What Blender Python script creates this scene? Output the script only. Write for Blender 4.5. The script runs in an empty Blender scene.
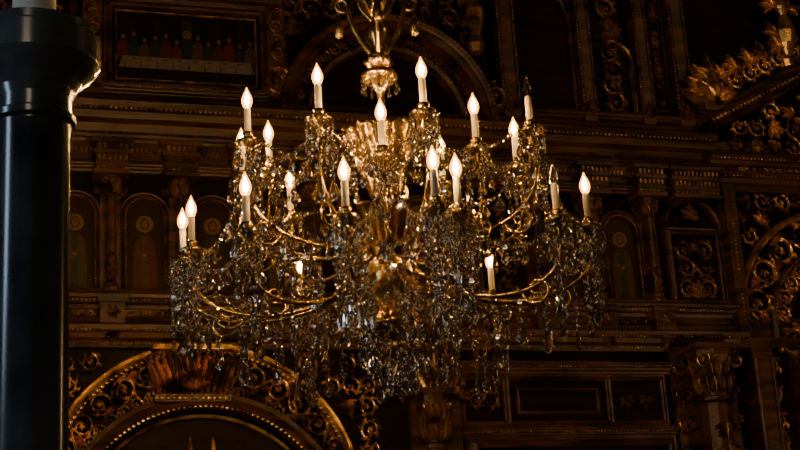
import bpy, math, random
from mathutils import Vector, Matrix
random.seed(7)
pi=math.pi
scene=bpy.context.scene
COL=scene.collection

# ------------------------------------------------------------------ materials
def newmat(name):
    m=bpy.data.materials.new(name); m.use_nodes=True
    nt=m.node_tree; b=nt.nodes['Principled BSDF']
    return m,nt,b
def noisy(name,c1,c2,scale=6,rough=.4,metal=0.,bump=.2,bscale=40,stretch=(1,1,1),spec=.5):
    m,nt,b=newmat(name)
    tc=nt.nodes.new('ShaderNodeTexCoord'); mp=nt.nodes.new('ShaderNodeMapping')
    mp.inputs['Scale'].default_value=stretch
    nt.links.new(tc.outputs['Object'],mp.inputs['Vector'])
    n=nt.nodes.new('ShaderNodeTexNoise'); n.inputs['Scale'].default_value=scale; n.inputs['Detail'].default_value=6
    nt.links.new(mp.outputs['Vector'],n.inputs['Vector'])
    r=nt.nodes.new('ShaderNodeValToRGB'); r.color_ramp.elements[0].position=.38; r.color_ramp.elements[1].position=.62
    r.color_ramp.elements[0].color=(*c1,1); r.color_ramp.elements[1].color=(*c2,1)
    nt.links.new(n.outputs['Fac'],r.inputs['Fac']); nt.links.new(r.outputs['Color'],b.inputs['Base Color'])
    b.inputs['Roughness'].default_value=rough; b.inputs['Metallic'].default_value=metal; b.inputs['Specular IOR Level'].default_value=spec
    n2=nt.nodes.new('ShaderNodeTexNoise'); n2.inputs['Scale'].default_value=bscale; n2.inputs['Detail'].default_value=4
    nt.links.new(mp.outputs['Vector'],n2.inputs['Vector'])
    bp=nt.nodes.new('ShaderNodeBump'); bp.inputs['Strength'].default_value=bump; bp.inputs['Distance'].default_value=.01
    nt.links.new(n2.outputs['Fac'],bp.inputs['Height']); nt.links.new(bp.outputs['Normal'],b.inputs['Normal'])
    return m
WOOD=noisy('dark_walnut',(.014,.0055,.0018),(.075,.030,.010),3,.38,0,.25,30,(1,1,6),.33)
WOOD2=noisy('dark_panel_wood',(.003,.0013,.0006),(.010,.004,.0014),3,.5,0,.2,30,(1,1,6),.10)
CARV=noisy('carved_wood',(.038,.016,.005),(.27,.135,.042),12,.30,.5,.35,60)
GILT=noisy('aged_gilding',(.11,.052,.014),(.82,.52,.18),9,.30,.88,.3,50)
BRASS=noisy('chandelier_brass',(.18,.11,.036),(.58,.39,.14),14,.26,1.,.2,40)
MARB=noisy('black_marble',(.012,.018,.022),(.06,.075,.085),4,.18,0,.01,20,(1,1,1),1.)
PALE=noisy('pale_wax',(.5,.5,.48),(.6,.6,.57),4,.5,0,.02,20)
PLAS=noisy('dim_plaster',(.05,.035,.025),(.07,.05,.035),2,.8,0,.1,20)
STONE=noisy('stone_floor',(.05,.035,.025),(.10,.075,.055),1.5,.35,0,.1,10)
SLEEVE=noisy('candle_sleeve',(.36,.31,.24),(.46,.40,.32),8,.45,0,.03,30)
def glass(name,col,rough,ior):
    m,nt,b=newmat(name)
    n=nt.nodes.new('ShaderNodeTexNoise'); n.inputs['Scale'].default_value=14
    tc=nt.nodes.new('ShaderNodeTexCoord'); nt.links.new(tc.outputs['Object'],n.inputs['Vector'])
    r=nt.nodes.new('ShaderNodeValToRGB'); r.color_ramp.elements[0].color=(*[c*.95 for c in col],1); r.color_ramp.elements[1].color=(*col,1)
    nt.links.new(n.outputs['Fac'],r.inputs['Fac']); nt.links.new(r.outputs['Color'],b.inputs['Base Color'])
    b.inputs['Transmission Weight'].default_value=1
    b.inputs['Roughness'].default_value=rough; b.inputs['IOR'].default_value=ior
    return m
CRYS=glass('cut_crystal',(1,.95,.85),.06,1.52)
BULBOFF=glass('clear_bulb_glass',(1,1,1),.05,1.3)
def emis(name,c,s,transp):
    m=bpy.data.materials.new(name); m.use_nodes=True; nt=m.node_tree; nt.nodes.clear()
    e=nt.nodes.new('ShaderNodeEmission'); e.inputs[0].default_value=(*c,1); e.inputs[1].default_value=s
    o=nt.nodes.new('ShaderNodeOutputMaterial')
    if transp:
        t=nt.nodes.new('ShaderNodeBsdfTransparent'); x=nt.nodes.new('ShaderNodeAddShader'); t.inputs[0].default_value=(.9,.85,.75,1)
        nt.links.new(t.outputs[0],x.inputs[0]); nt.links.new(e.outputs[0],x.inputs[1]); nt.links.new(x.outputs[0],o.inputs[0])
    else: nt.links.new(e.outputs[0],o.inputs[0])
    return m
CORE=emis('glowing_filament',(1,.55,.17),1350,False)
BULB=emis('bulb_envelope',(1,.42,.04),3.0,True)
def winmat(name,c,s):
    m,nt,b=newmat(name); b.inputs['Emission Color'].default_value=(*c,1); b.inputs['Emission Strength'].default_value=s; return m
mW=winmat('window_daylight',(.55,.75,1),6.5); mW2=winmat('crystal_glint_glow',(1,.80,.52),3.2)  # second is a warm glow added to put highlights in the crystals
mI,ntI,bI=newmat('icon_paint')
at=ntI.nodes.new('ShaderNodeVertexColor'); at.layer_name='Col'
nn=ntI.nodes.new('ShaderNodeTexNoise'); nn.inputs['Scale'].default_value=25
mx=ntI.nodes.new('ShaderNodeMixRGB'); mx.blend_type='MULTIPLY'; mx.inputs[0].default_value=.6
ntI.links.new(at.outputs[0],mx.inputs[1]); ntI.links.new(nn.outputs['Fac'],mx.inputs[2]); ntI.links.new(mx.outputs[0],bI.inputs['Base Color']); bI.inputs['Roughness'].default_value=.4; bI.inputs['Specular IOR Level'].default_value=.15

# ------------------------------------------------------------------ mesh builder
DIM=.6
class MB:
    def __init__(s): s.v=[]; s.f=[]; s.c=[]; s.map=None
    def add(s,vs,fs,col=None):
        o=len(s.v)
        if s.map: vs=[s.map(*p) for p in vs]
        s.v.extend(vs)
        for f in fs:
            s.f.append([i+o for i in f]); s.c.append(col)
    def build(s,name,mat,parent=None,smooth=False,wall=False,loc=None):
        me=bpy.data.meshes.new(name)
        vs=[(u,-w,z) for (u,z,w) in s.v] if wall else s.v
        me.from_pydata(vs,[],s.f); me.materials.append(mat)
        if smooth: me.shade_smooth()
        if any(c is not None for c in s.c):
            ca=me.color_attributes.new('Col','FLOAT_COLOR','CORNER')
            for p,c in zip(me.polygons,s.c):
                c=c or (0,0,0)
                for li in p.loop_indices: ca.data[li].color=(c[0]*DIM,c[1]*DIM,c[2]*DIM,1)
        me.validate(); me.update()
        o=bpy.data.objects.new(name,me); COL.objects.link(o)
        if parent: o.parent=parent
        if loc: o.location=loc
        return o
def empty(name,loc=(0,0,0),rz=0):
    o=bpy.data.objects.new(name,None); COL.objects.link(o); o.location=loc; o.rotation_euler=(0,0,rz); return o
# wall coordinates: (u, z, w): along, up, out of wall
def box(mb,u0,u1,z0,z1,w0,w1,col=None):
    v=[(u0,z0,w0),(u1,z0,w0),(u1,z1,w0),(u0,z1,w0),(u0,z0,w1),(u1,z0,w1),(u1,z1,w1),(u0,z1,w1)]
    mb.add(v,[(0,3,2,1),(4,5,6,7),(0,1,5,4),(2,3,7,6),(0,4,7,3),(1,2,6,5)],col)
def sweep(mb,path,prof,closed=False):
    n=len(path); rows=[]
    for i,p in enumerate(path):
        a=path[(i-1)%n] if (i>0 or closed) else p
        b=path[(i+1)%n] if (i<n-1 or closed) else p
        def nrm(q,r):
            d=(r[0]-q[0],r[1]-q[1]); l=math.hypot(*d) or 1; return (-d[1]/l,d[0]/l)
        if a is p: N=nrm(p,b)
        elif b is p: N=nrm(a,p)
        else:
            n1=nrm(a,p); n2=nrm(p,b); s=(n1[0]+n2[0],n1[1]+n2[1]); l=math.hypot(*s) or 1
            s=(s[0]/l,s[1]/l); c=max(.4,s[0]*n1[0]+s[1]*n1[1]); N=(s[0]/c,s[1]/c)
        rows.append([(p[0]+N[0]*o,p[1]+N[1]*o,w) for o,w in prof])
    k=len(prof); vs=[v for r in rows for v in r]; fs=[]
    m=n if closed else n-1
    for i in range(m):
        j=(i+1)%n
        for q in range(k-1): fs.append((i*k+q,j*k+q,j*k+q+1,i*k+q+1))
    if not closed: fs+= [tuple(range(k)),tuple(range((n-1)*k+k-1,(n-1)*k-1,-1))]
    mb.add(vs,fs)
def arc(cu,cz,r,a0,a1,n=24): return [(cu+r*math.cos(math.radians(a0+(a1-a0)*i/n)),cz+r*math.sin(math.radians(a0+(a1-a0)*i/n))) for i in range(n+1)]
def bead(mb,u,z,w,r):
    vs=[(u,z,w+r)]
    for ring,(rr,h) in enumerate([(.75,.65),(1,0)]):
        for i in range(6):
            a=i*pi/3; vs.append((u+r*rr*math.cos(a),z+r*rr*math.sin(a),w+r*h))
    fs=[(0,1+i,1+(i+1)%6) for i in range(6)]+[(1+i,7+i,7+(i+1)%6,1+(i+1)%6) for i in range(6)]
    mb.add(vs,fs)
def beads(mb,path,w,r,step):
    acc=0
    for (a,b) in zip(path[:-1],path[1:]):
        L=math.hypot(b[0]-a[0],b[1]-a[1]); t=acc
        while t<L:
            bead(mb,a[0]+(b[0]-a[0])*t/L,a[1]+(b[1]-a[1])*t/L,w,r); t+=step
        acc=t-L
def htube(mb,pts,rad,w0,lift=1.0):
    k=5; vs=[]; n=len(pts)
    for i,p in enumerate(pts):
        a=pts[max(0,i-1)]; b=pts[min(n-1,i+1)]; d=(b[0]-a[0],b[1]-a[1]); l=math.hypot(*d) or 1; N=(-d[1]/l,d[0]/l)
        for q in range(k):
            t=pi*q/(k-1); r=rad[i]
            vs.append((p[0]+N[0]*r*math.cos(t),p[1]+N[1]*r*math.cos(t),w0+r*lift*1.3*math.sin(t)))
    fs=[(i*k+q,(i+1)*k+q,(i+1)*k+q+1,i*k+q+1) for i in range(n-1) for q in range(k-1)]
    mb.add(vs,fs)
def leaf(mb,u,z,ang,L,W,w0,h,curl=0.):
    T=[0,.2,.45,.7,.9,1]; Wd=[.25,.8,1,.75,.35,0]; vs=[]
    for t,wd in zip(T,Wd):
        a=ang+curl*t; cx=u+L*t*math.cos(ang+curl*t*.5); cz=z+L*t*math.sin(ang+curl*t*.5)
        hh=h*(.35+math.sin(pi*min(1,t*.8+.15)))
        nx,nz=-math.sin(a)*W*wd*.5,math.cos(a)*W*wd*.5
        vs+= [(cx+nx,cz+nz,w0),(cx+nx*.5,cz+nz*.5,w0+hh*.95),(cx,cz,w0+hh*.55),(cx-nx*.5,cz-nz*.5,w0+hh*.95),(cx-nx,cz-nz,w0)]
    fs=[(i*5+q,i*5+q+1,(i+1)*5+q+1,(i+1)*5+q) for i in range(5) for q in range(4)]
    mb.add(vs,fs)
def acanthus(mb,u,z,ang,L,w0,h=.02,n=5,spread=1.2):
    for i in range(n):
        t=(i/(n-1)-.5)*2; a=ang+t*spread; l=L*(1-.35*abs(t))
        leaf(mb,u,z,a,l,L*.30,w0,h*(1-.2*abs(t)),curl=t*.7)
        for s in (-1,1):
            leaf(mb,u+l*.55*math.cos(a),z+l*.55*math.sin(a),a+s*.75,l*.34,L*.13,w0+h*.35,h*.6,curl=s*.5)
def rosette(mb,u,z,r,w0,n=6):
    for i in range(n): leaf(mb,u,z,i*2*pi/n,r,r*.6,w0,r*.35)
    bead(mb,u,z,w0+r*.2,r*.3)
def spiral(mb,cx,cz,r,a0,sg,w0,turns=1.3,th=.15,leaves=True,lh=.5):
    pts=[];rad=[];n=26
    for i in range(n+1):
        t=i/n; a=a0+sg*turns*2*pi*t; rr=r*(1-t)**.8*.85+r*.13
        pts.append((cx+rr*math.cos(a),cz+rr*math.sin(a))); rad.append(r*th*(1-.55*t))
        if leaves and i%3==1 and t<.8:
            tan=a+sg*pi/2; leaf(mb,pts[-1][0],pts[-1][1],tan-sg*.8,r*.60,r*.34,w0,r*.26,curl=sg*1.0)
            leaf(mb,pts[-1][0],pts[-1][1],tan+sg*.8,r*.38,r*.26,w0,r*.2,curl=-sg*.8)
    htube(mb,pts,rad,w0,1.4); rosette(mb,cx,cz,r*.32,w0+r*.08,5)
def rinceau(mb,L,H,w0):
    n=max(1,round(L/(H*.88))); st=L/n; r=min(H*.46,st*.48)
    pts=[]
    for i in range(n*8+1):
        s=L*i/(n*8); pts.append((s,math.sin(s/st*pi)*H*.34))
    htube(mb,pts,[H*.05]*len(pts),w0)
    for i in range(n):
        up=1 if i%2==0 else -1; cx=(i+.5)*st
        spiral(mb,cx,-up*H*.04,r,pi*.5*up,1 if i%2 else -1,w0)
        acanthus(mb,cx+st*.45,up*H*.33,pi/2*(-up)+.5,H*.32,w0,H*.14,4,1.1)
        acanthus(mb,cx-st*.45,-up*H*.30,pi/2*up+.3,H*.30,w0,H*.14,4,1.1)
def strip(mb,u0,z0,u1,z1,H,w0):
    L=math.hypot(u1-u0,z1-z0); d=((u1-u0)/L,(z1-z0)/L)
    mb.map=lambda s,t,w:(u0+d[0]*s-d[1]*t,z0+d[1]*s+d[0]*t,w); rinceau(mb,L,H,w0); mb.map=None
def arcstrip(mb,cu,cz,r,a0,a1,H,w0):
    A0=math.radians(a0); A1=math.radians(a1); L=abs(A1-A0)*r; sg=1 if A1>A0 else -1
    def mp(s,t,w):
        a=A0+sg*s/r; rr=r-sg*t
        return (cu+rr*math.cos(a),cz+rr*math.sin(a),w)
    mb.map=mp; rinceau(mb,L,H,w0); mb.map=None
def scatter(mb,u0,u1,z0,z1,w0,s,keep=None,mirror=False):
    uc=(u0+u1)/2; nz=max(1,int((z1-z0)/s)); W=(uc-u0) if mirror else (u1-u0); nu=max(1,int(W/s))
    for j in range(nz):
        for i in range(nu):
            u=u0+(i+.5+.15*(j%2))*W/nu; z=z0+(j+.5)*(z1-z0)/nz; k=random.random(); a=random.uniform(0,2*pi); sg=random.choice((-1,1)); r=s*.55*random.uniform(.9,1.1)
            for m in ((1,-1) if mirror else (1,)):
                uu=u if m==1 else 2*uc-u
                if keep and not keep(uu,z): continue
                if k<.55: spiral(mb,uu,z,r,a if m==1 else pi-a,sg*m,w0)
                else: acanthus(mb,uu-math.cos(a)*r*m*.6,z-math.sin(a)*r*.6,a if m==1 else pi-a,r*1.7,w0,r*.4,5,1.0)
def lathe_w(mb,u,w,prof,n=14,flute=0):
    vs=[];k=len(prof)
    for r,z in prof:
        for i in range(n):
            a=2*pi*i/n; rr=r*(1-(flute if i%2 else 0)); vs.append((u+rr*math.cos(a),z,w+rr*math.sin(a)))
    fs=[(j*n+i,(j+1)*n+i,(j+1)*n+(i+1)%n,j*n+(i+1)%n) for j in range(k-1) for i in range(n)]
    fs.append(tuple(range(n))); fs.append(tuple((k-1)*n+i for i in range(n)))
    mb.add(vs,fs)
def ang_panel(mb,u0,u1,z0,z1,sc,w0):
    prof=[(0,w0-.03),(0,.0+w0+.02*sc),(.008*sc,w0+.028*sc),(.018*sc,w0+.02*sc),(.026*sc,w0+.012*sc),(.034*sc,w0+.016*sc),(.04*sc,w0),(.04*sc,w0-.03)]
    sweep(mb,[(u0,z0),(u0,z1),(u1,z1),(u1,z0)],prof,closed=True)

# ------------------------------------------------------------------ room shell
Y=math.radians(18)
def roombox(name,x0,x1,y0,y1,z0,z1,mat,loc=(0,0,0),rz=0):
    mb=MB(); v=[(x,y,z) for z in (z0,z1) for y in (y0,y1) for x in (x0,x1)]
    mb.add(v,[(0,2,3,1),(4,5,7,6),(0,1,5,4),(2,6,7,3),(0,4,6,2),(1,3,7,5)])
    o=mb.build(name,mat,loc=loc); o.rotation_euler=(0,0,rz); return o
def bx(mb,x0,x1,y0,y1,z0,z1,col=None):
    v=[(x,y,z) for z in (z0,z1) for y in (y0,y1) for x in (x0,x1)]
    mb.add(v,[(0,2,3,1),(4,5,7,6),(0,1,5,4),(2,6,7,3),(0,4,6,2),(1,3,7,5)],col)
roombox('floor',-4.2,7,-4.2,11.5,-.1,0,STONE)
roombox('ceiling',-4.2,7,-4.2,11.5,8,8.1,PLAS)
roombox('wall_back',-4.6,7.2,.12,.3,0,8,PLAS,loc=(0,8.2,0),rz=Y)
roombox('wall_right',6,6.2,-4,11.5,0,8,PLAS)
mb=MB(); bx(mb,-4.2,-1.2,-4.2,-4,0,8); bx(mb,.2,6.2,-4.2,-4,0,8); bx(mb,-1.2,.2,-4.2,-4,0,2.4); bx(mb,-1.2,.2,-4.2,-4,6.4,8); mb.build('wall_front',PLAS)
mb=MB(); bx(mb,-4.2,-4,-4,1.0,0,8); bx(mb,-4.2,-4,1.8,11.5,0,8); bx(mb,-4.2,-4,1.0,1.8,0,1.8); bx(mb,-4.2,-4,1.0,1.8,4.8,8)
mb.build('wall_left',PLAS)
we=empty('window_1',(-4.02,1.40,1.8))
mb=MB(); bx(mb,-.01,.01,-.4,.4,0,3.0); mb.build('window_pane',mW,we)
mb=MB()
for yy in (-.4,.385): bx(mb,.012,.04,yy,yy+.015,0,3.0)
for zz in (0,.75,1.5,2.25,2.98): bx(mb,.012,.04,-.4,.4,zz,zz+.02)
mb.build('window_mullions',WOOD,we)
we=empty('added_glint_window',(-.5,-4.1,2.4))  # unseen window added behind the camera so the crystals catch highlights
mb=MB(); bx(mb,-.7,.7,-.01,.01,0,4); mb.build('window_pane',mW2,we)
mb=MB()
for xx in (-.7,-.24,.22,.67): bx(mb,xx,xx+.03,.02,.06,0,4)
for zz in (0,1,2,3,3.97): bx(mb,-.7,.7,.02,.06,zz,zz+.03)
mb.build('window_mullions',WOOD,we)

# ------------------------------------------------------------------ iconostasis
ICO=empty('iconostasis',(0,8.2,0),Y)
base=MB(); wood=MB(); carv=MB(); gilt=MB(); bd=MB(); dark=MB()
box(base,-4.0,5.9,0,7.4,-.10,0)
CORN=[(-.10,0),(-.10,.06),(-.06,.075),(-.045,.12),(-.01,.135),(0,.17),(.035,.18),(.05,.16),(.06,.11),(.10,.095),(.12,.07),(.12,0)]
def hm(mb,u0,u1,z,prof,s=1.,w=0): sweep(mb,[(u0,z),(u1,z)],[(o*s,w+p*s) for o,p in prof])
hm(wood,-4,2.02,4.67,CORN); beads(bd,[(-4,4.665),(2.0,4.665)],.17,.011,.027)
beads(bd,[(-4,4.735),(2.0,4.735)],.10,.008,.02)
hm(wood,-4,2.02,4.53,CORN,.45)
strip(carv,-3.0,4.585,2.0,4.585,.055,.05)
cols=[-2.75,-2.38,-2.01,-1.64,-1.27,-.90,-.53,.81,1.18,1.55]
box(wood,-4,2.02,4.34,4.50,0,.07)
def entab(u,hw,w):
    box(wood,u-hw,u+hw,4.31,4.47,0,w)
    for z,e in ((4.48,.03),(4.42,.015),(4.36,.005),(4.31,.012)):
        box(wood,u-hw-e,u+hw+e,z-.012,z+.012,0,w+e)
    n=int(hw*2/.026)
    for i in range(n):
        uu=u-hw+(i+.5)*hw*2/n
        box(carv,uu-.007,uu+.007,4.435,4.465,w,w+.018); box(carv,uu-.007,uu+.007,4.375,4.40,w,w+.012)
        bead(bd,uu,4.335,w,.009)
for u in cols: entab(u,.085,.14)
entab(1.86,.15,.13)
n=200
for i in range(n):
    uu=-2.9+i*4.9/n
    if 1.65>uu or uu>2.0:
        box(carv,uu-.007,uu+.007,4.44,4.465,.07,.09)
hm(wood,-4,2.02,4.36,CORN,.3,.05)
def colonette(u,z0,z1,r,w):
    H=z1-z0
    pr=[(r*1.7,z0),(r*1.7,z0+.02),(r*1.2,z0+.03),(r*1.5,z0+.045),(r,z0+.06)]
    pr+= [(r*1.15,z0+H*.28),(r*1.5,z0+H*.3),(r*1.15,z0+H*.32),(r,z0+H*.34),(r*.85,z1-.11),(r*1.3,z1-.10),(r*.9,z1-.09),(r*1.3,z1-.045),(r*1.8,z1-.02),(r*1.8,z1)]
    lathe_w(wood,u,w,pr,14,.1)
    for k in range(5):
        a=pi*(k+.5)/5
        leaf(carv,u+math.cos(a)*r*1.1,z1-.10,pi/2+(-.35 if math.cos(a)>0 else .35),.08,.035,w+math.sin(a)*r*1.1,.02)
    for k in range(3): acanthus(carv,u,z0+H*.1+k*.045,pi/2,.06,w+r,.012,3,.5)
    spiral(carv,u-r*1.4,z1-.03,r*.7,0,1,w+r*1.2,1.2,.25,False); spiral(carv,u+r*1.4,z1-.03,r*.7,pi,-1,w+r*1.2,1.2,.25,False)
for u in cols:
    box(wood,u-.055,u+.055,3.63,4.32,0,.03)
    colonette(u,3.66,4.30,.024,.075)
def saint_icon(uc,z0,z1,hw,robe,under,W0=.012):
    mb=MB(); sp=z1-hw
    path=[(uc-hw,z0),(uc-hw,sp)]+arc(uc,sp,hw,180,0,16)[1:-1]+[(uc+hw,sp),(uc+hw,z0)]
    mb.add([(a,b,W0) for a,b in path],[tuple(range(len(path)))],(.05,.025,.01))
    H=z1-z0; hz=z0+H*.72; hr=hw*.24
    def ell(cx,cz,rx,rz,w,col,n=16): mb.add([(cx+rx*math.cos(2*pi*i/n),cz+rz*math.sin(2*pi*i/n),w) for i in range(n)],[tuple(range(n))],col)
    ell(uc,hz,hr*1.9,hr*1.9,W0+.002,(.26,.15,.04))
    def poly(ps,w,col): mb.add([(uc+x*hw,z0+y*H,w) for x,y in ps],[tuple(range(len(ps)))],col)
    poly([(-.62,0),(.62,0),(.6,.35),(.5,.52),(.22,.6),(-.22,.6),(-.5,.52),(-.6,.35)],W0+.004,robe)
    poly([(-.2,0),(.2,0),(.16,.58),(-.16,.58)],W0+.006,under)
    poly([(-.5,.4),(-.1,.3),(.0,.36),(-.42,.5)],W0+.008,tuple(c*1.3 for c in robe))
    poly([(.5,.4),(.05,.34),(.0,.40),(.42,.5)],W0+.009,tuple(c*1.2 for c in robe))
    ell(uc-hw*.02,z0+H*.37,hw*.09,hw*.1,W0+.011,(.28,.15,.08))
    ell(uc,hz,hr*.95,hr*1.3,W0+.006,(.07,.03,.015)); ell(uc,hz-hr*.05,hr*.7,hr*1.0,W0+.008,(.26,.14,.07))
    ell(uc-hr*.28,hz+hr*.1,hr*.13,hr*.07,W0+.0095,(.03,.015,.01),8); ell(uc+hr*.28,hz+hr*.1,hr*.13,hr*.07,W0+.0095,(.03,.015,.01),8)
    poly([(-.03,.70),(.03,.70),(.0,.74)],W0+.0095,(.2,.1,.05))
    mb.build('saint_icon',mI,ICO,wall=True)
    pr=[(0,0),(0,.035),(.008,.045),(.016,.035),(.026,.028),(.034,.03),(.04,0)]
    sweep(wood,path,pr); beads(bd,path,.044,.0055,.016)
robes=[(.13,.03,.02),(.04,.05,.08),(.10,.07,.03),(.12,.04,.03),(.05,.06,.04),(.13,.07,.03)]
for i,(a,b) in enumerate(zip(cols[:-1],cols[1:])):
    if b-a<.5: saint_icon((a+b)/2,3.69,4.20,.105,robes[i%6],robes[(i+2)%6])
    for sx in (-1,1):
        if b-a<.5:
            acanthus(carv,(a+b)/2+sx*.10,4.22,pi/2+sx*-.9,.07,.03,.015,4,.7)
saint_icon(.14,3.69,4.25,.30,(.12,.04,.03),(.04,.05,.08))
for sx in (-1,1): scatter(carv,.14+sx*.47-.10,.14+sx*.47+.10,3.70,4.28,.02,.10)
hm(wood,-4,2.05,3.62,CORN,.5,.04); beads(bd,[(-4,3.605),(2.05,3.605)],.125,.009,.022)
box(wood,-4,5.9,3.44,3.58,0,.05)
hm(wood,-4,2.08,3.44,CORN,.75,.02); beads(bd,[(-4,3.436),(2.05,3.436)],.15,.009,.022)
beads(bd,[(-4,3.385),(2.05,3.385)],.07,.007,.018)
for u in cols:
    box(wood,u-.065,u+.065,3.48,3.60,0,.13); box(wood,u-.08,u+.08,3.59,3.615,0,.15)
    rosette(carv,u,3.54,.04,.13,6)
    acanthus(carv,u,3.47,-pi/2,.10,.10,.03,5,.7)
for a,b in zip(cols[:-1],cols[1:]): strip(carv,a+.08,3.54,b-.08,3.54,.07,.05)
# ---- lower left big arch (royal door)
CU=-1.17
AR=[(0,0),(0,.10),(.012,.115),(.025,.10),(.035,.085),(.05,.09),(.055,0)]
def arcz(cz,r,zmin,n=40):
    a0=math.degrees(math.asin(max(-1,min(1,(zmin-cz)/r)))); return arc(CU,cz,r,180-a0,a0,n),a0
p1,a=arcz(2.54,.80,2.6); p1=[(p1[0][0],0)]+p1+[(p1[-1][0],0)]; sweep(gilt,p1,AR); beads(gilt,p1[1:-1],.11,.012,.03)
p2,a2=arcz(2.34,.70,2.6); p2=[(p2[0][0],0)]+p2+[(p2[-1][0],0)]; sweep(wood,p2,[(o*1.6,w*1.3) for o,w in AR]); beads(gilt,p2[1:-1],.14,.011,.028)
p3,_=arcz(2.34,.655,2.6); sweep(gilt,[(p3[0][0],0)]+p3+[(p3[-1][0],0)],[(0,0),(0,.05),(.015,.06),(.03,0)])
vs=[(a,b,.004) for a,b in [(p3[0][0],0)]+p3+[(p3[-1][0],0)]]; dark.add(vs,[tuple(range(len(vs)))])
arcstrip(gilt,CU,2.47,.79,168,12,.16,.05)
arcstrip(gilt,CU,2.40,.745,150,30,.09,.05)
KU=CU-.06   # carved crown over the arch
for sx in (-1,1):
    for k in range(6): leaf(gilt,KU+sx*(.015+.030*k),3.10,pi/2-sx*.05*k,.26-.010*k,.042,.12,.045,curl=-sx*.25)
    spiral(gilt,KU+sx*.18,3.13,.05,pi/2,sx,.13); spiral(gilt,KU+sx*.19,3.29,.05,-pi/2,-sx,.13)
box(wood,KU-.20,KU+.20,3.06,3.10,0,.16); beads(gilt,[(KU-.19,3.08),(KU+.19,3.08)],.16,.012,.03)
box(gilt,KU-.21,KU+.21,3.335,3.36,0,.17); acanthus(gilt,KU,3.12,pi/2,.15,.17,.04,5,.8)
for sx in (-1,1):
    for k in range(4):
        uu=CU+sx*(.06+.14*k)
        box(wood,uu-.012,uu+.012,0,2.80-.05*k,0,.03)
        leaf(gilt,uu,2.78-.05*k,pi/2,.12,.03,.02,.02)
    for zz in (1.0,1.8,2.6): strip(gilt,CU+sx*.02,zz,CU+sx*.55,zz,.16,.02)
def outside(u,z): return math.hypot(u-CU,z-2.54)>.91
for (a,b) in ((-2.05,-1.45),(-.85,-.21)): scatter(gilt,a,b,2.75,3.35,.03,.105,outside)
# pier between arch and middle panels
def capital_column(u,ztop,r,w,zb=0):
    pr=[(r*1.5,zb),(r*1.5,zb+.12),(r*1.2,zb+.16),(r,zb+.2),(r*.92,ztop-.30),(r*1.2,ztop-.29),(r*1.2,ztop-.27),(r*.95,ztop-.26),(r*1.1,ztop-.12),(r*1.5,ztop-.03),(r*1.6,ztop-.03),(r*1.6,ztop)]
    lathe_w(wood,u,w,pr,20,.07)
    for k in range(7):
        a=pi*(k+.5)/7; cu_=u+math.cos(a)*r; cw=w+math.sin(a)*r
        leaf(carv,cu_,ztop-.25,pi/2-.25*math.cos(a),.13,.05,cw,.03)
        leaf(carv,u+math.cos(a+.2)*r*1.1,ztop-.16,pi/2-.35*math.cos(a),.12,.045,w+math.sin(a)*r*1.2,.03)
    for sx in (-1,1): spiral(gilt,u+sx*r*1.1,ztop-.06,r*.55,pi/2,sx,w+r*1.1,1.3,.2,False)
    box(wood,u-r*1.7,u+r*1.7,ztop,ztop+.03,0,w+r*1.7)
    for k in range(5): acanthus(carv,u,ztop-.42-.13*k,-pi/2,.12,w+r*.95,.015,5,.8)
box(wood,-.02,.27,0,3.36,0,.05)
capital_column(.10,3.10,.055,.09)
sweep(gilt,[(.13+.10*math.cos(t*2*pi/24),3.24+.13*math.sin(t*2*pi/24)) for t in range(24)],[(-.015,.04),(-.01,.09),(.005,.10),(.02,.04)],closed=True)
for t in range(14):
    a=t*2*pi/14; leaf(gilt,.13+.10*math.cos(a),3.24+.13*math.sin(a),a+.5,.06,.03,.07,.02)
for k in range(5):
    pts=[(.13-.08+.04*k+.02*math.sin(j/8*pi*(1 if k<2 else -1 if k>2 else 0)),3.13+.22*j/8) for j in range(9)]; htube(gilt,pts,[.006]*9,.06)
for k in range(4):
    htube(gilt,[(.13-.08,3.16+.05*k),(.13,3.14+.05*k),(.21,3.16+.05*k)],[.006]*3,.065)
rosette(gilt,.13,3.25,.05,.07)
for sx in (-1,1): acanthus(gilt,.13+sx*.13,3.10,pi/2-sx*.8,.12,.05,.03,4,.8)
hm(wood,.27,1.58,3.27,CORN,.35,.02); beads(bd,[(.27,3.27),(1.58,3.27)],.085,.007,.018)
def framed(u0,u1,z0,z1,orn=True,sc=1.,mat=carv,w=0.01):
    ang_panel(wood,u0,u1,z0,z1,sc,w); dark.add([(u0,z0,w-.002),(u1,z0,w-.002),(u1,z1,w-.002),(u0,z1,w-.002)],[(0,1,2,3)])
    if orn: scatter(mat,u0+.03,u1-.03,z0+.03,z1-.03,w,min(.09,(u1-u0)*.42,(z1-z0)*.42),None,True)
framed(.31,.54,2.97,3.20,True); framed(.58,1.17,2.97,3.20,False); framed(1.21,1.52,2.97,3.20,True)
ang_panel(wood,.64,1.11,3.03,3.14,.5,.01)
hm(wood,.27,1.58,2.90,CORN,.3,.02); beads(bd,[(.27,2.90),(1.58,2.90)],.075,.007,.018)
ang_panel(wood,.36,1.52,.9,2.82,1.6,.02); ang_panel(wood,.44,1.44,1.0,2.74,1.,.02)
strip(carv,.5,2.6,1.38,2.6,.14,.02)
box(wood,1.60,2.0,0,3.37,0,.05); capital_column(1.80,3.34,.10,.13); framed(1.64,1.96,1,2.6,True,1.,carv,.055)
for z_ in (2.75,2.95,3.12,3.28): 
    for sx in (-1,1): spiral(carv,1.80+sx*.16,z_,.055,0,sx,.055)
box(wood,2.08,2.22,0,3.42,0,.14); ang_panel(wood,2.10,2.20,.5,3.3,.5,.145)
framed(1.70,2.0,3.68,4.10,False,1.2)
for sx in (-1,1):
    for k in range(3): spiral(carv,1.85+sx*.065,3.77+.12*k,.06,pi/2*(k%2*2-1),sx,.015)
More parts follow.
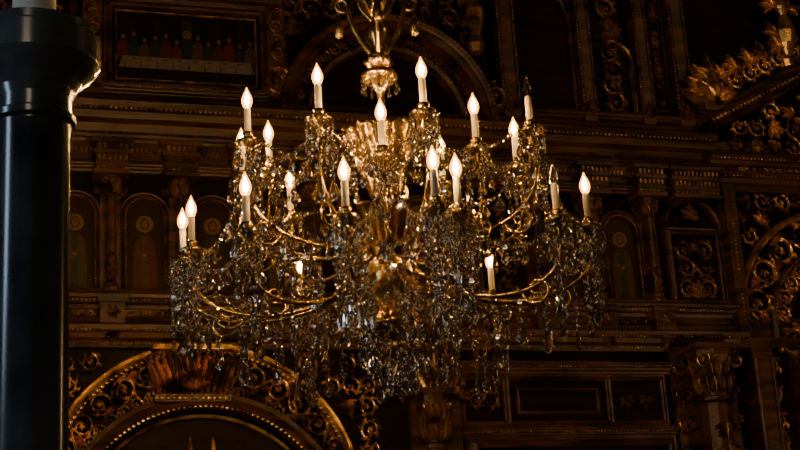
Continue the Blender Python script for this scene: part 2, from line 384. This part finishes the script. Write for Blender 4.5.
acanthus(carv,1.85,3.70,pi/2,.12,.02,.02,5,.9); rosette(carv,1.85,3.89,.03,.02); acanthus(carv,1.85,4.0,pi/2,.09,.02,.02,5,.9)
sweep(wood,[(1.68,4.13),(1.68,4.17)]+arc(1.85,4.14,.17,170,10,14)+[(2.02,4.17),(2.02,4.13)],[(0,0),(0,.04),(.015,.05),(.03,0)])
acanthus(carv,1.85,4.20,pi/2,.10,.02,.02,5,1.2)
# right bay carved arch
box(wood,2.04,2.12,3.45,4.45,0,.12); beads(bd,[(2.08,3.5),(2.08,4.4)],.12,.010,.026)
RC=(2.78,3.55)
arcstrip(gilt,RC[0],RC[1],.58,178,2,.22,.06); arcstrip(gilt,RC[0],RC[1],.40,178,2,.12,.05)
sweep(gilt,[(RC[0]-.70,3.42)]+arc(RC[0],RC[1],.70,180,0,30)+[(RC[0]+.70,3.42)],[(-.02,0),(-.02,.10),(0,.12),(.02,.10),(.02,0)])
sweep(wood,[(RC[0]-.47,3.42)]+arc(RC[0],RC[1],.47,180,0,30)+[(RC[0]+.47,3.42)],[(-.02,0),(-.02,.08),(0,.10),(.02,.08),(.02,0)])
beads(bd,arc(RC[0],RC[1],.47,180,0,30),.10,.009,.022)
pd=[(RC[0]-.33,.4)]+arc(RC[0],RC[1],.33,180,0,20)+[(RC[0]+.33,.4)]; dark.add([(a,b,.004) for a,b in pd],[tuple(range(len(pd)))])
sweep(wood,pd,[(0,0),(0,.05),(.02,.06),(.04,0)])
scatter(gilt,2.13,3.43,3.46,4.38,.05,.11,lambda u,z: math.hypot(u-RC[0],z-RC[1])>.76,True)
for sx in (-1,1):
    strip(gilt,RC[0]+sx*.56,2.2,RC[0]+sx*.56,3.36,.2,.06)
    spiral(gilt,RC[0]+sx*.38,3.44,.10,pi,-sx,.10)
box(wood,2.04,5.9,3.38,3.44,0,.13); hm(wood,2.02,5.9,4.44,CORN,.7,.05); beads(bd,[(2.04,4.44),(4,4.44)],.18,.010,.026)
# right pediment (gable)
RK=[(-.05,0),(-.05,.14),(-.03,.16),(-.02,.20),(.02,.22),(.04,.20),(.05,.17),(.08,.16),(.10,.10),(.10,0)]
gp=[(1.98,4.78),(2.80,5.20),(3.62,4.78)]; sweep(wood,gp,RK); beads(gilt,[(1.98,4.78),(2.80,5.20)],.22,.014,.032); beads(gilt,[(2.80,5.20),(3.62,4.78)],.22,.014,.032)
hm(wood,1.98,3.62,4.56,CORN,.6,.05); beads(gilt,[(1.98,4.56),(3.62,4.56)],.16,.010,.026)
box(wood,2.0,3.6,4.52,4.70,0,.06)
scatter(gilt,2.15,3.45,4.62,5.10,.07,.115,lambda u,z: z<5.10-abs(u-2.80)*.51,True)
acanthus(gilt,2.80,4.70,pi/2,.34,.12,.05,7,1.0)
strip(gilt,2.15,4.495,3.5,4.495,.05,.12)
for uc in (2.03,3.57):
    box(wood,uc-.07,uc+.07,4.86,4.92,0,.18)
    acanthus(gilt,uc,4.9,pi/2,.34,.12,.06,7,.75); acanthus(gilt,uc,4.9,pi/2,.22,.18,.04,5,.9); spiral(gilt,uc-.07,4.98,.07,0,1,.14); spiral(gilt,uc+.07,4.98,.07,pi,-1,.14)
for k in range(6):
    for s in (-1,1):
        uu=2.80+s*(.14+.11*k); zz=5.33-.056*k
        spiral(gilt,uu,zz-.02,.065,pi/2,-s,.14); acanthus(gilt,uu,zz+.03,pi/2+s*-.4,.13,.14,.03,5,.9)
lathe_w(gilt,2.62,.14,[(.05,5.2),(.07,5.24),(.03,5.28),(.06,5.36),(.075,5.44),(.05,5.52),(.025,5.56),(.045,5.62),(.03,5.68),(.05,5.74),(.01,5.85)],12)
for sx in (-1,1):
    for z_ in (5.42,5.62): acanthus(gilt,2.62+sx*.05,z_,pi/2-sx*1.0,.13,.12,.03,4,.8)
# ---- upper storey
PU0,PU1,PZ0,PZ1=-1.60,-.82,4.90,5.30
ang_panel(wood,PU0-.03,PU1+.03,PZ0-.03,PZ1+.03,1.3,.03); ang_panel(carv,PU0,PU1,PZ0,PZ1,.35,.03)
hm(wood,-2.6,-.66,4.83,CORN,.35,.02); beads(bd,[(-2.6,4.83),(-.66,4.83)],.085,.007,.018)
hm(wood,-2.6,-.66,5.42,CORN,.6,.02); strip(carv,-2.6,5.52,-.66,5.52,.10,.03)
for uc in (-1.74,-.70):
    box(wood,uc-.055,uc+.055,4.78,5.40,0,.07); strip(carv,uc,5.05,uc,5.38,.09,.07)
    spiral(carv,uc,4.92,.07,pi/2,1,.09,1.6,.16); acanthus(carv,uc,4.82,pi/2,.12,.08,.03,5,1)
framed(-2.5,-1.86,4.90,5.36,True,1.,carv)
AC=(-.05,4.70)
SW=[(-.03,0),(-.03,.14),(-.01,.17),(.01,.15),(.025,.16),(.04,.18),(.055,.15),(.06,0)]
sweep(wood,arc(AC[0],AC[1],.60,180,0,36),SW); beads(bd,arc(AC[0],AC[1],.64,180,0,36),.165,.012,.03)
sweep(wood,arc(AC[0],AC[1],.46,180,0,36),[(0,0),(0,.08),(.02,.09),(.04,0)]); beads(bd,arc(AC[0],AC[1],.48,180,0,36),.09,.008,.02)
arcstrip(carv,AC[0],AC[1],.545,176,4,.09,.03)
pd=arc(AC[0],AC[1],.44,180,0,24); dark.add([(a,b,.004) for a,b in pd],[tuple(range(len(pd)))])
scatter(carv,AC[0]-.62,AC[0]+.62,4.80,5.62,.03,.12,lambda u,z: math.hypot(u-AC[0],z-AC[1])>.72,True)
for sx in (-1,1):
    spiral(carv,AC[0]+sx*.66,4.90,.09,pi/2,sx,.10,1.6,.16)
lathe_w(carv,.50,.14,[(.04,5.15),(.06,5.20),(.03,5.26),(.055,5.34),(.06,5.42),(.03,5.50),(.045,5.56),(.02,5.62),(.05,5.70),(.02,5.8)],12)
for uc,hw in ((.72,.05),(1.23,.04),(1.62,.04),(1.88,.05)):
    box(wood,uc-hw,uc+hw,4.78,7.2,0,.09); ang_panel(wood,uc-hw*.7,uc+hw*.7,4.90,6.5,.3,.09)
    acanthus(carv,uc,4.82,pi/2,.10,.09,.03,5,.8); beads(bd,[(uc-hw,4.9),(uc-hw,6)],.09,.008,.02); beads(bd,[(uc+hw,4.9),(uc+hw,6)],.09,.008,.02)
framed(.80,1.16,4.86,5.9,False,1.2); sweep(wood,arc(.98,5.50,.16,180,0,16),[(0,0),(0,.03),(.015,.04),(.03,0)])
sweep(carv,[(1.29,4.85),(1.29,5.2)]+arc(1.425,5.2,.135,180,0,14)[1:-1]+[(1.56,5.2),(1.56,4.85)],[(0,0),(0,.04),(.01,.05),(.02,0)])
for k in range(4): spiral(carv,1.425,4.93+.11*k,.07,pi/2,1 if k%2 else -1,.03)
acanthus(carv,1.425,5.36,pi/2,.16,.03,.04,7,1.1); strip(carv,1.425,5.5,1.425,6.2,.16,.02)
hm(wood,.62,1.98,4.82,CORN,.4,.02)
framed(1.70,1.80,4.9,5.9,True,.5,carv,.02)
hm(wood,-4,5.9,6.4,CORN,1.5); hm(wood,-4,5.9,7.3,CORN,1.5)
box(wood,-4,CU-.85,0,.25,0,.15); box(wood,CU+.85,2.05,0,.25,0,.15); box(wood,3.2,5.9,0,.25,0,.15)
framed(-2.9,-2.1,1,3.2,False,1.5,carv,.02)
base.build('panelling',WOOD2,ICO,wall=True); wood.build('mouldings_and_columns',WOOD,ICO,wall=True)
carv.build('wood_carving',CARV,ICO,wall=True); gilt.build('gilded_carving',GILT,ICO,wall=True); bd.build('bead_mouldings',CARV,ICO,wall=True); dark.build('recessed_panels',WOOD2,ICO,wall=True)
# Last supper painting
mb=MB(); w=.035
def pl(ps,w,c): mb.add([(a,b,w) for a,b in ps],[tuple(range(len(ps)))],c)
def el(cx,cz,rx,rz,w,c,n=12): pl([(cx+rx*math.cos(2*pi*i/n),cz+rz*math.sin(2*pi*i/n)) for i in range(n)],w,c)
pl([(PU0,PZ0),(PU1,PZ0),(PU1,PZ1),(PU0,PZ1)],w,(.015,.009,.006))
uc=(PU0+PU1)/2
for k in range(5):
    a=uc-.32+.16*k; pl([(a-.03,PZ0+.22),(a+.03,PZ0+.22),(a+.03,PZ1-.03),(a-.03,PZ1-.03)],w+.001,(.04,.035,.03) if k==2 else (.025,.018,.01))
rb=[(.14,.03,.015),(.03,.04,.06),(.10,.06,.03),(.04,.045,.025),(.10,.03,.03)]
for k in range(13):
    a=uc-.36+.06*k; h=.02*math.sin(k*2.1)
    if k==6: h=.03
    pl([(a-.035,PZ0+.12),(a+.035,PZ0+.12),(a+.03,PZ0+.20+h),(a+.012,PZ0+.225+h),(a-.012,PZ0+.225+h),(a-.03,PZ0+.20+h)],w+.002+.0002*k,rb[k%5])
    if k==6: el(a,PZ0+.25+h,.026,.026,w+.004,(.2,.12,.04))
    el(a,PZ0+.25+h,.014,.018,w+.006,(.06,.03,.02)); el(a+.002,PZ0+.246+h,.011,.014,w+.007,(.2,.11,.06))
pl([(uc-.385,PZ0+.06),(uc+.385,PZ0+.06),(uc+.36,PZ0+.13),(uc-.36,PZ0+.13)],w+.008,(.22,.18,.14))
for k in range(9): pl([(uc-.36+.09*k,PZ0+.06),(uc-.345+.09*k,PZ0+.06),(uc-.345+.088*k,PZ0+.12)],w+.009,(.12,.10,.08))
pl([(uc-.37,PZ0+.0),(uc+.37,PZ0+.0),(uc+.37,PZ0+.06),(uc-.37,PZ0+.06)],w+.006,(.02,.01,.006))
for k in range(8): el(uc-.3+.085*k,PZ0+.115,.015,.006,w+.010,(.14,.09,.04))
mb.build('last_supper_painting',mI,ICO,wall=True)

# ------------------------------------------------------------------ foreground marble column
COLM=empty('marble_column',(-.825,3.2,0))
def lathe(mb,prof,n=40,cx=0,cy=0,col=None,cap=True):
    vs=[(cx+r*math.cos(2*pi*i/n),cy+r*math.sin(2*pi*i/n),z) for r,z in prof for i in range(n)]; k=len(prof)
    fs=[(j*n+i,j*n+(i+1)%n,(j+1)*n+(i+1)%n,(j+1)*n+i) for j in range(k-1) for i in range(n)]
    if cap: fs.append(tuple(reversed(range(n)))); fs.append(tuple((k-1)*n+i for i in range(n)))
    mb.add(vs,fs,col)
mb=MB(); lathe(mb,[(.17,0),(.17,.12),(.15,.14),(.15,.2),(.12,.24),(.13,.27),(.10,.32),(.088,.36),(.084,2.86),(.088,2.865)],48); mb.build('shaft',MARB,COLM,True)
def densify(pr):
    o=[]
    for a,b in zip(pr[:-1],pr[1:]):
        o+=[a,(a[0]*.94+b[0]*.06,a[1]*.94+b[1]*.06),(a[0]*.06+b[0]*.94,a[1]*.06+b[1]*.94)]
    return o+[pr[-1]]
mb=MB(); lathe(mb,densify([(.088,2.865),(.098,2.87),(.098,2.885),(.088,2.89),(.088,2.925),(.095,2.945),(.112,2.97),(.14,2.995),(.152,3.01),(.152,3.075),(.140,3.08),(.140,3.10),(.10,3.105)]),48); mb.build('capital',MARB,COLM,True)
mb=MB(); lathe(mb,densify([(.07,3.105),(.07,3.14),(.05,3.15),(.05,3.5),(.04,3.51)]),32); mb.build('pedestal_top',PALE,COLM,True)

# ------------------------------------------------------------------ chandelier
CH=empty('chandelier',(-.04,4.9,0))
brass=MB(); sleeves=MB(); bulbs=MB(); cores=MB(); off=MB(); cr=MB()
def tube3(mb,pts,rad,k=8):
    n=len(pts); vs=[]; P=[Vector(p) for p in pts]; ref=Vector((0,0,1))
    prevN=None
    for i in range(n):
        t=(P[min(n-1,i+1)]-P[max(0,i-1)]).normalized()
        if prevN is None:
            a=t.cross(ref)
            if a.length<.05: a=t.cross(Vector((1,0,0)))
            a.normalize()
        else:
            a=prevN-t*prevN.dot(t); a.normalize()
        prevN=a; b=t.cross(a)
        r=rad[i] if isinstance(rad,list) else rad
        for q in range(k):
            g=2*pi*q/k; vs.append(tuple(P[i]+a*r*math.cos(g)+b*r*math.sin(g)))
    fs=[(i*k+q,i*k+(q+1)%k,(i+1)*k+(q+1)%k,(i+1)*k+q) for i in range(n-1) for q in range(k)]
    fs+=[tuple(reversed(range(k))),tuple((n-1)*k+q for q in range(k))]
    mb.add(vs,fs)
def bez(p0,p1,p2,p3,n=14):
    o=[]
    for i in range(n+1):
        t=i/n; s=1-t; o.append(tuple(s**3*a+3*s*s*t*b+3*s*t*t*c+t**3*d for a,b,c,d in zip(p0,p1,p2,p3)))
    return o
def place(mb,vs,fs,p,rz,s=1.):
    c,si=math.cos(rz),math.sin(rz)
    mb.add([(p[0]+s*(x*c-y*si),p[1]+s*(x*si+y*c),p[2]+s*z) for x,y,z in vs],fs)
def solid(prof,n,flat=1.):
    vs=[];fs=[];k=len(prof)
    for j,(r,z) in enumerate(prof):
        for i in range(n):
            a=2*pi*(i+.5*(j%2))/n; vs.append((r*math.cos(a),r*flat*math.sin(a),z))
    for j in range(k-1):
        for i in range(n):
            if j%2==0: fs+=[(j*n+i,j*n+(i+1)%n,(j+1)*n+i),(j*n+(i+1)%n,(j+1)*n+(i+1)%n,(j+1)*n+i)]
            else: fs+=[(j*n+i,j*n+(i+1)%n,(j+1)*n+(i+1)%n),(j*n+i,(j+1)*n+(i+1)%n,(j+1)*n+i)]
    fs+=[tuple(reversed(range(n))),tuple((k-1)*n+i for i in range(n))]
    return vs,fs
PEAR=solid([(.0006,-1),(.16,-.93),(.29,-.70),(.25,-.46),(.12,-.2),(.05,0)],6,.6)
BEAD=solid([(.1,-1),(.42,-.75),(.5,-.5),(.42,-.25),(.1,0)],6,.7)
SPEAR=solid([(.01,-1),(.13,-.82),(.15,-.45),(.10,-.1),(.03,0)],5,.9)
ov=[]
for y,r in ((-.16,.3),(-.03,.5),(.03,.5),(.16,.3)):
    for i in range(8):
        a=2*pi*(i+.5)/8; ov.append((r*math.cos(a),y,-.5+r*math.sin(a)))
of=[(j*8+i,(j+1)*8+i,(j+1)*8+(i+1)%8,j*8+(i+1)%8) for j in range(3) for i in range(8)]+[tuple(range(8)),tuple(24+i for i in reversed(range(8)))]
OCT=(ov,of)
def put(kind,p,s): place(cr,kind[0],kind[1],p,random.uniform(0,2*pi),s)
def strand(p,L,bs=.018,end=.055,kind=None):
    z=p[2]; zend=z-L+end
    while z>zend:
        put(OCT if random.random()<.55 else BEAD,(p[0],p[1],z),bs); z-=bs*1.05
    put(kind or PEAR,(p[0],p[1],z),end)
def garland(a,b,sag,bs=.017,drops=False):
    a=Vector(a);b=Vector(b); L=(b-a).length+sag*1.2; n=max(3,int(L/(bs*1.12)))
    for i in range(n+1):
        t=i/n; p=a.lerp(b,t); p.z-=sag*4*t*(1-t)
        put(BEAD if i%2 else OCT,(p.x,p.y,p.z+bs*.5),bs)
        if drops and i%5==2: put(PEAR,(p.x,p.y,p.z-bs*.5),.055)
C=[(-.45,-.19,3.514,1),(-.50,.06,3.465,1),(-.41,.13,3.514,1),(-.20,-.36,3.514,1),(.00,-.41,3.356,1),(.14,-.36,3.514,1),(.31,-.20,3.44,1),(.46,.05,3.44,1),(.50,-.14,3.514,0),
   (.21,.39,3.514,1),(.06,.42,3.356,1),(-.36,.38,3.414,1),
   (-.43,-.51,3.098,1),(-.12,-.60,3.098,1),(.15,-.65,3.098,1),(.22,-.57,3.098,1),(-.72,.11,3.198,1),(-.67,-.02,3.198,1),(-.35,.60,3.14,1),(.37,.55,3.105,1),(.55,-.25,3.16,0),(.68,-.01,3.198,1),(.18,.62,3.198,1)]
FL=[(.0085,-.032),(.0140,-.024),(.0185,-.010),(.0180,.004),(.0130,.018),(.0062,.032),(.0008,.046)]
FC=[(.0015,-.020),(.006,-.015),(.0085,-.005),(.0078,.005),(.0046,.016),(.0008,.028)]
for (dx,dy,zb,lit) in C:
    r=math.hypot(dx,dy); ux,uy=dx/r,dy/r; upper=zb>3.3
    lathe(bulbs if lit else off,[(a if lit else a*.75,zb+h) for a,h in FL],14,dx,dy)
    if lit: lathe(cores,[(a,zb+h) for a,h in FC],10,dx,dy)
    else: tube3(brass,[(dx,dy,zb-.03),(dx,dy,zb+.01)],.002,5)
    zs=zb-.032; zt=zs-.10
    lathe(sleeves,[(.0115,zt),(.0115,zs-.004),(.0095,zs),(.009,zs+.002)],14,dx,dy)
    lathe(brass,[(.004,zt-.085),(.010,zt-.08),(.015,zt-.065),(.009,zt-.05),(.016,zt-.04),(.034,zt-.028),(.040,zt-.014),(.036,zt-.012),(.014,zt-.018),(.014,zt-.010),(.017,zt),(.020,zt+.012),(.017,zt+.014)],14,dx,dy)
    for k in range(8):
        a=2*pi*k/8+random.random()*.3; L=.07+random.random()*.035 if k%3 else .13+random.random()*.07
        strand((dx+.043*math.cos(a),dy+.043*math.sin(a),zt-.016),L,.016,.055)
    end=(dx,dy,zt-.08)
    if upper:
        s=(ux*.06,uy*.06,3.02); c1=(ux*.20,uy*.20,2.98); c2=(dx*1.15,dy*1.15,zt-.36)
    else:
        s=(ux*.07,uy*.07,2.95); c1=(ux*.28,uy*.28,2.72); c2=(dx*1.05,dy*1.05,zt-.28)
    pts=bez(s,c1,c2,end,20); tube3(brass,pts,[.009-.0035*i/20 for i in range(21)],7)
    b=Vector(pts[11]); sc=[]
    for i in range(15):
        t=i/14; a=t*2.6*pi; rr=.055*(1-t*.8)
        sc.append((b.x-ux*(rr*math.cos(a)-.055),b.y-uy*(rr*math.cos(a)-.055),b.z-rr*math.sin(a)))
    tube3(brass,sc,[.006-.003*i/14 for i in range(15)],6)
    for j in (8,11,14,17):
        p=pts[j]; a=random.uniform(0,6.28)
        strand((p[0]+.010*math.cos(a),p[1]+.010*math.sin(a),p[2]+.02),random.uniform(.10,.18) if upper else random.uniform(.14,.27),.020,.075,PEAR if random.random()<.6 else SPEAR)
    for k in range(2 if upper else 5):
        a=random.uniform(0,2*pi); rr=random.uniform(.015,.045)
        strand((dx+rr*math.cos(a),dy+rr*math.sin(a),zt-.06),random.uniform(.14,.24) if upper else random.uniform(.18,.36),.022,.08,random.choice([PEAR,SPEAR]))
    if upper: garland((ux*.06,uy*.06,3.46),(dx-ux*.04,dy-uy*.04,zt-.01),.09,.016,False)
def byang(lst): return sorted(lst,key=lambda c:math.atan2(c[1],c[0]))
up=byang([c for c in C if c[2]>3.3]); lo=byang([c for c in C if c[2]<3.3])
for grp in (up,lo):
    for a,b in zip(grp,grp[1:]+grp[:1]):
        if math.hypot(a[0]-b[0],a[1]-b[1])>.12:
            garland((a[0],a[1],a[2]-.15),(b[0],b[1],b[2]-.15),.10,.018,True)
for a in lo:
    b=min(up,key=lambda c:math.hypot(c[0]-a[0],c[1]-a[1])); garland((b[0],b[1],b[2]-.16),(a[0],a[1],a[2]-.14),.10,.016,True)
lathe(brass,[(.004,2.56),(.012,2.57),(.02,2.585),(.012,2.60),(.03,2.64),(.055,2.66),(.06,2.68),(.03,2.70),(.02,2.74),(.05,2.80),(.085,2.86),(.095,2.91),(.09,2.95),(.05,2.99),(.03,3.02),(.045,3.06),(.03,3.10),(.022,3.18),(.045,3.24),(.065,3.30),(.055,3.35),(.03,3.39),(.05,3.42),(.062,3.455),(.03,3.48),(.016,3.52),(.013,3.58),(.02,3.60),(.05,3.625),(.064,3.645),(.066,3.655),(.045,3.67),(.02,3.69),(.028,3.70),(.04,3.72),(.022,3.745),(.018,3.76),(.035,3.79),(.042,3.82),(.022,3.85),(.016,3.88),(.012,4.0)],24)
def plume(ang,z0,h,out,w=.035,r0=.05):
    ux,uy=math.cos(ang),math.sin(ang); n=9; vs=[]
    for i in range(n):
        t=i/(n-1); r=r0+out*t**1.4+ (.03*math.sin(t*pi)); z=z0+h*math.sin(t*pi*.62)/math.sin(pi*.5)
        ww=w*(.5+math.sin(pi*min(1,t*.85+.1)))*(1 if i<n-1 else .1)*(.85+.3*(i%2))
        for q,(sgn,dd) in enumerate(((-1,-.008),(0,.006),(1,-.008))):
            vs.append((ux*(r+dd)-uy*ww*.5*sgn,uy*(r+dd)+ux*ww*.5*sgn,z))
    fs=[(i*3+q,i*3+q+1,(i+1)*3+q+1,(i+1)*3+q) for i in range(n-1) for q in range(2)]
    brass.add(vs,fs)
for k in range(12): plume(2*pi*k/12,3.20,.24,.11,.04)
for k in range(8): plume(2*pi*k/8+.3,2.98,.16,.15,.05)
for k in range(8): plume(2*pi*k/8+.1,3.665,.05,.0,.02,.02)
for k in range(6): plume(2*pi*k/6+.4,3.86,.09,.05,.018,.006)
for k in range(12): plume(2*pi*k/12,2.84,-.10,.05,.035)
for k in range(4):
    a=2*pi*k/4+.06; ux,uy=math.cos(a),math.sin(a); sc=[]
    for i in range(26):
        t=i/25
        if t<.5:
            s=t/.5; r=.015+.085*math.sin(s*pi*.5); z=3.72+.20*s
        else:
            s=(t-.5)/.5; aa=s*1.7*pi; rr=.032*(1-.6*s); r=.10+rr-rr*math.cos(aa); z=3.92+rr*math.sin(aa)*1.2
        sc.append((ux*r,uy*r,z))
    tube3(brass,sc,[.012-.005*i/25 for i in range(26)],7)
    lathe(brass,[(.003,3.80),(.016,3.805),(.018,3.84),(.012,3.865),(.005,3.88),(.003,3.91)],10,ux*.135,uy*.135)
    sc=[(ux*(.012+.05*math.sin(t/8*pi)),uy*(.012+.05*math.sin(t/8*pi)),3.86+.16*t/8) for t in range(9)]; tube3(brass,sc,.007,6)
z=4.0; i=0
while z<7.9:
    lk=[]
    for q in range(13):
        a=2*pi*q/12; x=.016*math.cos(a); zz=z+.035+.035*math.sin(a); lk.append((x,0,zz) if i%2 else (0,x,zz))
    tube3(brass,lk,.0045,5); z+=.058; i+=1
lathe(brass,[(.02,7.85),(.08,7.92),(.12,7.97),(.12,8.0)],20)
lathe(brass,[(.02,3.88),(.035,3.91),(.04,3.94),(.025,3.97),(.012,4.0)],16)
for ring,(rr,n,z0,L) in enumerate(((.095,14,2.92,.33),(.06,9,2.88,.36),(.15,12,3.02,.22),(.03,5,2.70,.17))):
    for k in range(n):
        a=2*pi*k/n; strand((rr*math.cos(a),rr*math.sin(a),z0),L*random.uniform(.9,1.06),.024,.07)
for k in range(12):
    a=2*pi*k/12; strand((.12*math.cos(a),.12*math.sin(a),3.40),random.uniform(.1,.2),.016,.05)
for k in range(12):
    a=2*pi*k/12; strand((.062*math.cos(a),.062*math.sin(a),3.64),.05,.012,.03)
for k in range(9):
    a=2*pi*k/9; garland((.10*math.cos(a),.10*math.sin(a),2.88),(.30*math.cos(a),.30*math.sin(a),2.95),.16,.018,True)
    strand((.25*math.cos(a),.25*math.sin(a),2.95),random.uniform(.18,.32),.020,.065)
brass.build('brass_frame_and_arms',BRASS,CH,True); sleeves.build('candle_sleeves',SLEEVE,CH,True)
bulbs.build('lit_flame_bulbs',BULB,CH,True); cores.build('bulb_filaments',CORE,CH,True)
off.build('unlit_bulbs',BULBOFF,CH,True); cr.build('crystal_drops',CRYS,CH)
print('crystal faces',len(cr.f),'gilt',len(gilt.f),'carv',len(carv.f))

# ------------------------------------------------------------------ lights
def area(name,loc,target,size,power,color):
    l=bpy.data.lights.new(name,'AREA'); l.size=size; l.energy=power; l.color=color
    o=bpy.data.objects.new(name,l); COL.objects.link(o); o.location=loc
    d=Vector(target)-Vector(loc); o.rotation_euler=d.to_track_quat('-Z','Y').to_euler(); return o
area('nave_lamp',(4.6,5.0,6.5),(2.4,8.8,4.4),.3,20,(1,.62,.28))
area('right_lamp',(4.2,6.2,1.8),(2.1,8.8,3.0),.2,24,(1,.54,.20))
area('side_lamp',(-2.8,4.5,1.6),(-1,8,3.2),.3,38,(1,.64,.30))
w=bpy.data.worlds.new('world'); scene.world=w; w.use_nodes=True; nt=w.node_tree
nt.nodes['Background'].inputs[0].default_value=(.02,.015,.012,1); nt.nodes['Background'].inputs[1].default_value=.3
# ------------------------------------------------------------------ camera
cam=bpy.data.cameras.new('camera'); cam.sensor_width=36; cam.lens=67.5
co=bpy.data.objects.new('camera',cam); COL.objects.link(co); co.location=(0,0,1.6)
Mx=Matrix.Rotation(pi/2+math.radians(17),3,'X')@Matrix.Rotation(-math.radians(3.5),3,'Z')
co.rotation_euler=Mx.to_euler(); scene.camera=co
